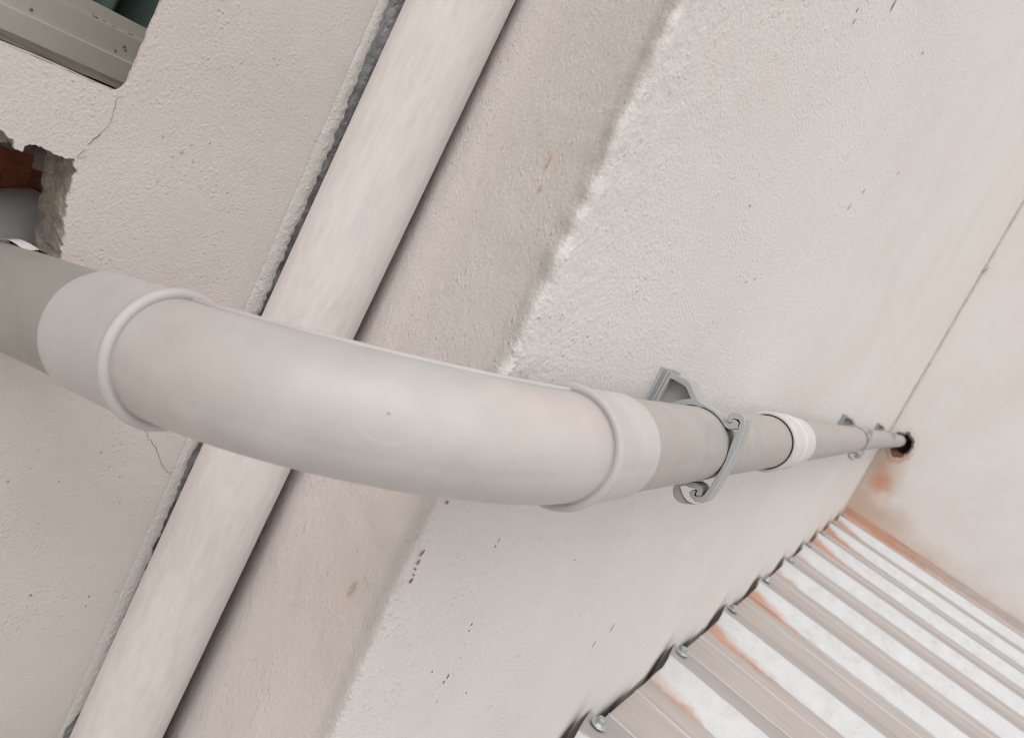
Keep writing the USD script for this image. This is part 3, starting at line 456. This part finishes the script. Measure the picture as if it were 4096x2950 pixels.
pocket = poly((0.1152, -0.0328), (0.1131, -0.0324), (0.1066, -0.0327), (0.1052, -0.0334), (0.1008, -0.0368), (0.1004, -0.0380), (0.1050, -0.0410), (0.1115, -0.0448), (0.1150, -0.0453)).buffer(-0.0003).buffer(0.0003)
pocket2 = poly(*[(y, -0.1122 - z) for y, z in pocket.exterior.coords])
body = unary_union([outer.difference(pocket).difference(pocket2), arm, lowarm, back]).difference(bore).buffer(0.00025).buffer(-0.00025)
ribfill = unary_union([pocket, pocket2]).buffer(0.0008)
def clamp(name, x0, label):
    c = thing(name, (x0, 0.1215, -0.0561), label=label, cat='pipe clamp', group='pipe clamps along the wall')
    obj('bracket', prism_x(body, x0, x0 + 0.0155), 'clamp_plastic', c, smooth=20)
    for g in ribfill.geoms: obj('web', prism_x(g, x0 + 0.0060, x0 + 0.0095), 'clamp_plastic', c, smooth=20)
    obj('base_plate', join(bx(x0 - 0.0004, x0 + 0.0158, 0.1169, 0.1182, -0.0824, -0.0298), bx(x0 + 0.0006, x0 + 0.0150, 0.1182, 0.1198, -0.0822, -0.0300), bx(x0 - 0.0010, x0 + 0.0164, 0.1198, 0.1222, -0.0828, -0.0294)), 'clamp_plastic', c, smooth=20)
    obj('base_lug', bx(x0 + 0.0050, x0 + 0.0090, 0.1140, 0.1170, -0.0300, -0.0284), 'clamp_plastic', c, smooth=20)
    g = join(prism_x(bar, x0, x0 + 0.0074), prism_x(bar.buffer(-0.00035), x0 + 0.0074, x0 + 0.0081), prism_x(bar, x0 + 0.0081, x0 + 0.0155)); obj('strap', g, 'clamp_plastic', c, smooth=20)
    tk = np.linspace(0, 1, 16); tab = np.array([[x0 - 0.001 + 0.006 * t, 0.0868 - 0.0125 * t ** 1.6, -0.0775 - 0.0072 * math.sin(math.pi * min(1, t * 0.75)) + 0.0018 * t] for t in tk]); wv = 0.0034 * np.sin(np.pi * np.clip(tk * 0.8 + 0.2, 0, 1)) + 0.0005
    tb = np.stack([tab + np.c_[0 * tk, 0.0006 + 0 * tk, -wv * 0.25], tab + np.c_[wv * 0.3, -wv * 0.45, wv * 0.35], tab + np.c_[wv * 0.9, -wv * 0.5, wv * 0.4], tab + np.c_[wv, 0.0003 - wv * 0.2, -wv * 0.1], tab + np.c_[0 * tk, 0.0006 + 0 * tk, -wv * 0.25]], 0)
    obj('lock_tab', grid(tb), 'clamp_plastic', c, smooth=40)
    return c
c1 = clamp('pipe_clamp', 0.390, 'grey two piece pipe clamp with hooked strap nearest the elbow, sharp and largest')
for x0, lb in ((1.287, 'grey pipe clamp just beyond the white coupling, middle of the three'), (2.090, 'small blurred grey pipe clamp nearest the end wall and its hole')):
    p = UsdGeom.Xform.Define(stage, free('/World/pipe_clamp')); p.GetPrim().GetReferences().AddInternalReference(c1)
    p.ClearXformOpOrder(); p.AddTranslateOp().Set(Gf.Vec3d(x0, 0.1215, -0.0561 + H)); p.GetPrim().SetInstanceable(True)
    tag(p, label=lb, cat='pipe clamp', group='pipe clamps along the wall')

# ------------------------------------------------------------------ end wall with the hole the pipe leaves through
ew = thing('end_wall', (XB, -0.6, -H), label='far end wall of warm grey plaster with rust stains and a broken pipe hole', cat='wall')
ys = np.r_[np.linspace(-3.2, -0.62, 24)[:-1], np.arange(-0.62, 0.135, 0.0042), 0.16]
ze = np.r_[np.linspace(-H, -0.42, 10)[:-1], np.arange(-0.42, 0.06, 0.0042), np.linspace(0.06, 2.4, 40)]
Yg, Zg = np.meshgrid(ys, ze, indexing='ij'); p2 = np.stack([Yg, Zg, 0 * Yg], -1)
roof_z = lambda y: -0.362 + 0.0752 * (y - 0.1186)
holeB = [(0.0957, -0.0978), (0.0985, -0.0864), (0.1000, -0.0728), (0.1012, -0.0532), (0.1012, -0.0433), (0.1006, -0.0377), (0.0898, -0.0334), (0.081, -0.0303), (0.076, -0.0236), (0.068, -0.0193), (0.0621, -0.0272), (0.0516, -0.0309), (0.0423, -0.0381), (0.040, -0.0495), (0.0358, -0.0606), (0.0384, -0.0719), (0.0354, -0.076), (0.0397, -0.0824), (0.0381, -0.0903), (0.0457, -0.0938), (0.0478, -0.1029), (0.0554, -0.1114), (0.0649, -0.1131), (0.072, -0.1193), (0.0815, -0.1131), (0.0882, -0.1053)]
hb = Polygon(holeB); dn = fbm(p2 * 26, 4, 3) - 0.5; dn2 = fbm(p2 * 70, 3, 6) - 0.5
def spot(y, z, ry, rz, k=0.9): return np.clip(1.25 - np.sqrt(((Yg - y + 0.03 * dn + 0.012 * dn2) / ry) ** 2 + ((Zg - z + 0.05 * dn + 0.015 * dn2) / rz) ** 2), 0, 1) ** 0.8 * k
hz = Zg - roof_z(Yg) + 0.045 * dn
rust = np.maximum.reduce([spot(0.060, -0.208, 0.036, 0.036, 1.0), spot(0.076, -0.190, 0.012, 0.026, 0.6), sm(0.060, 0.012, hz) * np.clip(1.05 - np.abs(Yg - 0.12) / 0.42, 0.25, 1) * 0.85, spot(0.085, -0.155, 0.02, 0.03, 0.22)])
damp = np.maximum.reduce([spot(0.080, -0.185, 0.060, 0.10, 0.9), spot(0.090, -0.27, 0.055, 0.055, 0.85), sm(0.12, 0.03, hz) * 0.6 * np.clip(1.1 - np.abs(Yg - 0.12) / 0.6, 0.35, 1), spot(0.05, -0.30, 0.13, 0.06, 0.9)])
xw = XB + 0.003 * (fbm(p2 * 6, 3, 2) - 0.5) * np.clip(np.abs(Yg - 0.07) * 10, 0, 1)
v_, f_ = grid(np.stack([xw, Yg, Zg], -1))
from shapely import contains_xy
inside = contains_xy(hb.buffer(0.002), v_[:, 1], v_[:, 2]); keep = ~(inside[f_].any(1))
obj('plaster_face', (v_, f_[keep][:, ::-1]), 'end_wall_paint', ew, smooth=True, attrs={'damp': damp.ravel(), 'rust': rust.ravel()})
o_ = np.array(jag(holeB + holeB[:1], 0.004, 0.0028, 11))[:-1]; cc = np.array([0.0700, -0.0680])
big = cc + (o_ - cc) * 1.32; inn_ = cc + (o_ - cc) * 0.80
lay = [np.c_[np.full(len(o_), XB - 0.0006), big], np.c_[np.full(len(o_), XB - 0.0012), o_]]
v_, f_ = grid(np.stack([np.vstack([l, l[:1]]) for l in lay], 0)); obj('plaster_rim', (v_, f_), 'end_wall_paint', ew, smooth=False, attrs={'damp': 0.25 + 0.65 * sm(-0.05, -0.11, v_[:, 2]), 'rust': 0.35 * sm(-0.07, -0.12, v_[:, 2])})
lay = [np.c_[np.full(len(o_), XB - 0.0011), o_], np.c_[XB + 0.016 + 0.008 * (fbm(np.c_[o_ * 300, o_[:, :1]], 3, 4) - 0.5), inn_], np.c_[np.full(len(o_), XB + 0.20), inn_ * 0.98 + cc * 0.02]]
v_, f_ = grid(np.stack([np.vstack([l, l[:1]]) for l in lay], 0)); obj('broken_edge', (v_, f_), 'mortar', ew, smooth=False)
for k, (y0, y1, z0, z1) in enumerate([(0.068, 0.096, -0.113, -0.092), (0.046, 0.069, -0.111, -0.0945)]):
    m = bx(XB + 0.006, XB + 0.07, y0, y1, z0, z1).subdivide().subdivide().subdivide(); v = m.vertices
    m.vertices = v + (np.stack([fbm(v * 120 + 3 * q_, 3, 50 + k + q_) for q_ in range(3)], 1) - 0.5) * 0.009; obj('brick', m, 'brick_dark', ew, smooth=40)
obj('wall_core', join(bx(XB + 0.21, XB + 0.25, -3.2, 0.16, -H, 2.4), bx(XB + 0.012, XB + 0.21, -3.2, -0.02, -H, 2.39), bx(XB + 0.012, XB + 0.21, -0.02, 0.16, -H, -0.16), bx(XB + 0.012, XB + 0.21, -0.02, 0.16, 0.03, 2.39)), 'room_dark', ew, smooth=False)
zj = np.arange(-0.37, 1.6, 0.006); jp = np.stack([XB - 0.0020 + 0.0025 * (fbm(np.c_[zj * 40, zj * 0, zj * 0], 3, 2) - 0.5), wall_y(zj) - 0.0022 + 0.0025 * (fbm(np.c_[zj * 40, zj * 0 + 5, zj * 0], 3, 2) - 0.5), zj], 1)
obj('corner_sealant', tube(jp, 0.0042, 8), 'mortar', ew, smooth=True)
obj('sealant_lump', blob((XB - 0.006, 0.122, 0.525), (0, -0.3, 1), 0.014, 0.009, 0.006, 5), 'mortar', ew, smooth=True)

# ------------------------------------------------------------------ metal roof below
SL = 0.0752
rf = thing('metal_roof', (1.2, -1.0, -0.46), label='ribbed galvanised metal roof sloping away below the main wall, dusty and rusty', cat='roof')
rel = [(-0.1268, 0.0, 1.0), (-0.122, 0.0, 1.0), (-0.1195, 0.0022, -0.1), (-0.117, 0.0, 1.0), (-0.092, 0.0, 1.0), (-0.080, 0.0002, 0.9), (-0.073, 0.0010, 0.30), (-0.066, 0.0050, 0.12), (-0.054, 0.0120, 0.05), (-0.042, 0.0190, 0.08), (-0.0355, 0.0213, 0.35), (-0.033, 0.0217, 0.8), (-0.026, 0.0218, 1.0), (-0.004, 0.0218, 1.0), (-0.0005, 0.0214, 0.85), (0.004, 0.0185, 0.4), (0.020, 0.0030, 0.5), (0.024, 0.0008, 0.8), (0.029, 0.0, 1.0), (0.055, 0.0, 1.0), (0.0575, 0.0022, -0.1), (0.060, 0.0, 1.0), (0.090, 0.0, 1.0)]
ridges = list(range(-4, 9))
def sheet(k0, k1, lift, last=False):
    px, pz, pd = [], [], []
    for k in range(k0, k1 + 1):
        for d, z, u in rel:
            x = TIP0 + k * PITCH + d
            if k == k0 and d < -0.075: continue
            if k == k1 and d > 0.021 and not last: continue
            if x > XB - 0.003: continue
            px.append(x); pz.append(z); pd.append(u)
    yy = np.r_[np.arange(0, 0.30, 0.004), np.arange(0.30, 1.2, 0.012), np.linspace(1.2, 3.0, 30)]
    px, pz, pd = map(np.array, (px, pz, pd)); phs = np.array([min(((x - TIP0) / PITCH) % 1, 1) for x in px]); tipg = np.exp(-((px - TIP0 + PITCH / 2) % PITCH - PITCH / 2 + 0.006) ** 2 / 0.018 ** 2)
    Xg = np.repeat(px[:, None], len(yy), 1); gap = 0.0056 - 0.0046 * tipg + 0.0032 * np.exp(-(((px - TIP0 + 0.052 + PITCH / 2) % PITCH - PITCH / 2) / 0.014) ** 2) + 0.0016 * (fbm(np.c_[px * 60, px * 0, px * 0], 3, 4) - 0.5)
    Yq = (0.1186 - gap)[:, None] - yy[None]; n1 = fbm(np.stack([Xg * 30, Yq * 9, 0 * Xg], -1), 3, 6) - 0.5
    Zq = -0.362 + lift + pz[:, None] + SL * (Yq - 0.1186) + 0.0012 * n1
    dust = np.repeat(pd[:, None], len(yy), 1) * 0.75 + 0.10 * np.exp(-yy / 0.05)[None] + 0.25 * n1
    far = sm(1.6, 2.5, Xg)
    # rust tongues that start at the cut edge beside some ridges
    kk = np.round((Xg - TIP0) / PITCH).astype(int); dx = Xg - TIP0 - kk * PITCH; amt = np.vectorize({0: .45, 1: .5, 2: .72, 3: .8, 4: .45, 5: .45, 6: .9, 7: .95, 8: .85}.get)(kk, 0.1)
    r1 = amt * np.exp(-np.abs(dx + 0.070 + 0.10 * np.clip(0.1186 - Yq, 0, 0.2)) / 0.020) * np.exp(-(0.1186 - Yq) / 0.2)
    r2 = 0.8 * amt * np.exp(-np.abs(dx + 0.015) / 0.016) * np.exp(-(0.1186 - Yq) / 0.06)
    r3 = 0.7 * sm(XB - 0.12, XB - 0.03, Xg) * np.exp(-(0.1186 - Yq) / 0.55)
    rust_ = np.clip(np.maximum.reduce([r1, r2, r3]) + 0.12 * n1, 0, 1)
    v, f = grid(np.stack([Xg, Yq, Zq], -1)); f = f[:, ::-1]; n = len(v)
    vb = v - [0, 0, 0.0007]; m_, q_ = len(px), len(yy)
    lo = [np.arange(q_), (m_ - 1) * q_ + np.arange(q_), np.arange(m_) * q_, np.arange(m_) * q_ + q_ - 1]; side = []
    for e in lo: side += [np.stack([e[:-1], e[1:], e[1:] + n], 1), np.stack([e[:-1], e[1:] + n, e[:-1] + n], 1)]
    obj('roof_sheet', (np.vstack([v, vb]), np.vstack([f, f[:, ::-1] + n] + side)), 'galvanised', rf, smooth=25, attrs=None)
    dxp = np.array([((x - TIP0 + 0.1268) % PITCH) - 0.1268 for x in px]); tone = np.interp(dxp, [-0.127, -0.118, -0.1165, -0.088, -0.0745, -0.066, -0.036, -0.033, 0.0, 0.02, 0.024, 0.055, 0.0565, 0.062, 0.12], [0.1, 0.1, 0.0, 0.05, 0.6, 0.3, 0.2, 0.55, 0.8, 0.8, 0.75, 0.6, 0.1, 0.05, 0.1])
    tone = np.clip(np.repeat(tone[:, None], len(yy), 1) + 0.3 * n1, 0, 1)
    return np.r_[dust.ravel(), dust.ravel()], np.r_[rust_.ravel(), rust_.ravel()], np.r_[tone.ravel(), tone.ravel()]
_mesh = usdkit.mesh
def sheet_with_attrs(*a, **k):
    # write the mesh with its own normals off, so that the per-vertex attributes keep their order
    global obj
    keep_ = obj; store = {}
    def cap(name, mesh, m, parent, **kw): store['x'] = (name, mesh, m, parent)
    obj = cap; d, r_, tn_ = sheet(*a, **k); obj = keep_
    name, mesh_, m, parent = store['x']
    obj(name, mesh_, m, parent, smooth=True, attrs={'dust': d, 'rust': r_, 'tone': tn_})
sheet_with_attrs(-5, -1, 0.0)
ys2 = np.linspace(0.1150, 0.281, 40); xs2 = np.array([TIP0 + k * PITCH + d for k in range(-5, -1) for d, z, u in rel if TIP0 + k * PITCH + d < 0.225]); z2 = np.array([z for k in range(-5, -1) for d, z, u in rel if TIP0 + k * PITCH + d < 0.225])
XX, YY = np.meshgrid(xs2, ys2, indexing='ij'); v_, f_ = grid(np.stack([XX, YY, -0.3608 + z2[:, None] + SL * (YY - 0.1186)], -1))
obj('roof_sheet', (v_, f_), 'galvanised', rf, smooth=True, attrs={'dust': np.full(len(v_), 0.5), 'rust': np.zeros(len(v_))})
sheet_with_attrs(-1, 3, 0.0011); sheet_with_attrs(3, 7, 0.0022); sheet_with_attrs(7, 9, 0.0033, last=True)
# hex head screws with flange, one on each ridge near the wall
def screw(x, y, z, seed):
    rg = np.random.default_rng(seed); fl = trimesh.creation.revolve([(0, 0), (0.0070, 0), (0.0072, 0.0006), (0.0066, 0.0013), (0.0046, 0.0022), (0, 0.0023)], sections=28)
    hx = trimesh.creation.cylinder(0.0043, 0.0050, sections=6); hx.apply_translation((0, 0, 0.0044)); tp = trimesh.creation.revolve([(0, 0.0067), (0.0030, 0.0068), (0.0034, 0.0074), (0.0026, 0.0076), (0, 0.0074)], sections=18)
    ws = trimesh.creation.revolve([(0, -0.0012), (0.0066, -0.0012), (0.0069, -0.0002), (0.0060, 0.0002), (0, 0.0002)], sections=24)
    for m in (fl, hx, tp): pass
    M = trimesh.transformations.euler_matrix(rg.uniform(-.12, .12), SL * 0.6 + rg.uniform(-.1, .1), rg.uniform(0, 1)); M[:3, 3] = (x, y, z + 0.0012)
    a, b = join(fl, hx, tp), ws; a.apply_transform(M); b.apply_transform(M)
    p = obj('screw', a, 'zinc', rf, smooth=30); obj('washer', b, 'mildew', p, smooth=30)
for k in range(-2, 9):
    y = 0.1045; lift = 0 if k < -1 else 0.0011 if k < 3 else 0.0022 if k < 7 else 0.0033
    screw(TIP0 + k * PITCH - 0.0140, y, -0.362 + 0.0218 + lift + SL * (y - 0.1186) + 0.0003, k + 10)
# rusty flashing along the end wall
yfl = np.linspace(0.112, -2.8, 160)
pf = [(XB - 0.075, 0.0105), (XB - 0.052, 0.0065), (XB - 0.020, 0.0060), (XB - 0.006, 0.0085), (XB - 0.0022, 0.0145), (XB - 0.0018, 0.038)]
FL = np.array([[(x, y, -0.362 + z + SL * (y - 0.1186) + 0.0012 * math.sin(y * 23) * (i < 4)) for y in yfl] for i, (x, z) in enumerate(pf)])
v_, f_ = grid(FL); fd = 0.9 - 0.5 * sm(0.05, 0.5, np.abs(v_[:, 1] - 0.11)); fru = 0.58 * np.exp(-np.abs(v_[:, 1] - 0.11) / 0.45) + 0.08
obj('flashing', (v_, f_[:, ::-1]), 'galvanised', rf, smooth=True, attrs={'dust': np.full(len(v_), 0.9), 'rust': fru}, label='rusty flashing strip against the end wall')
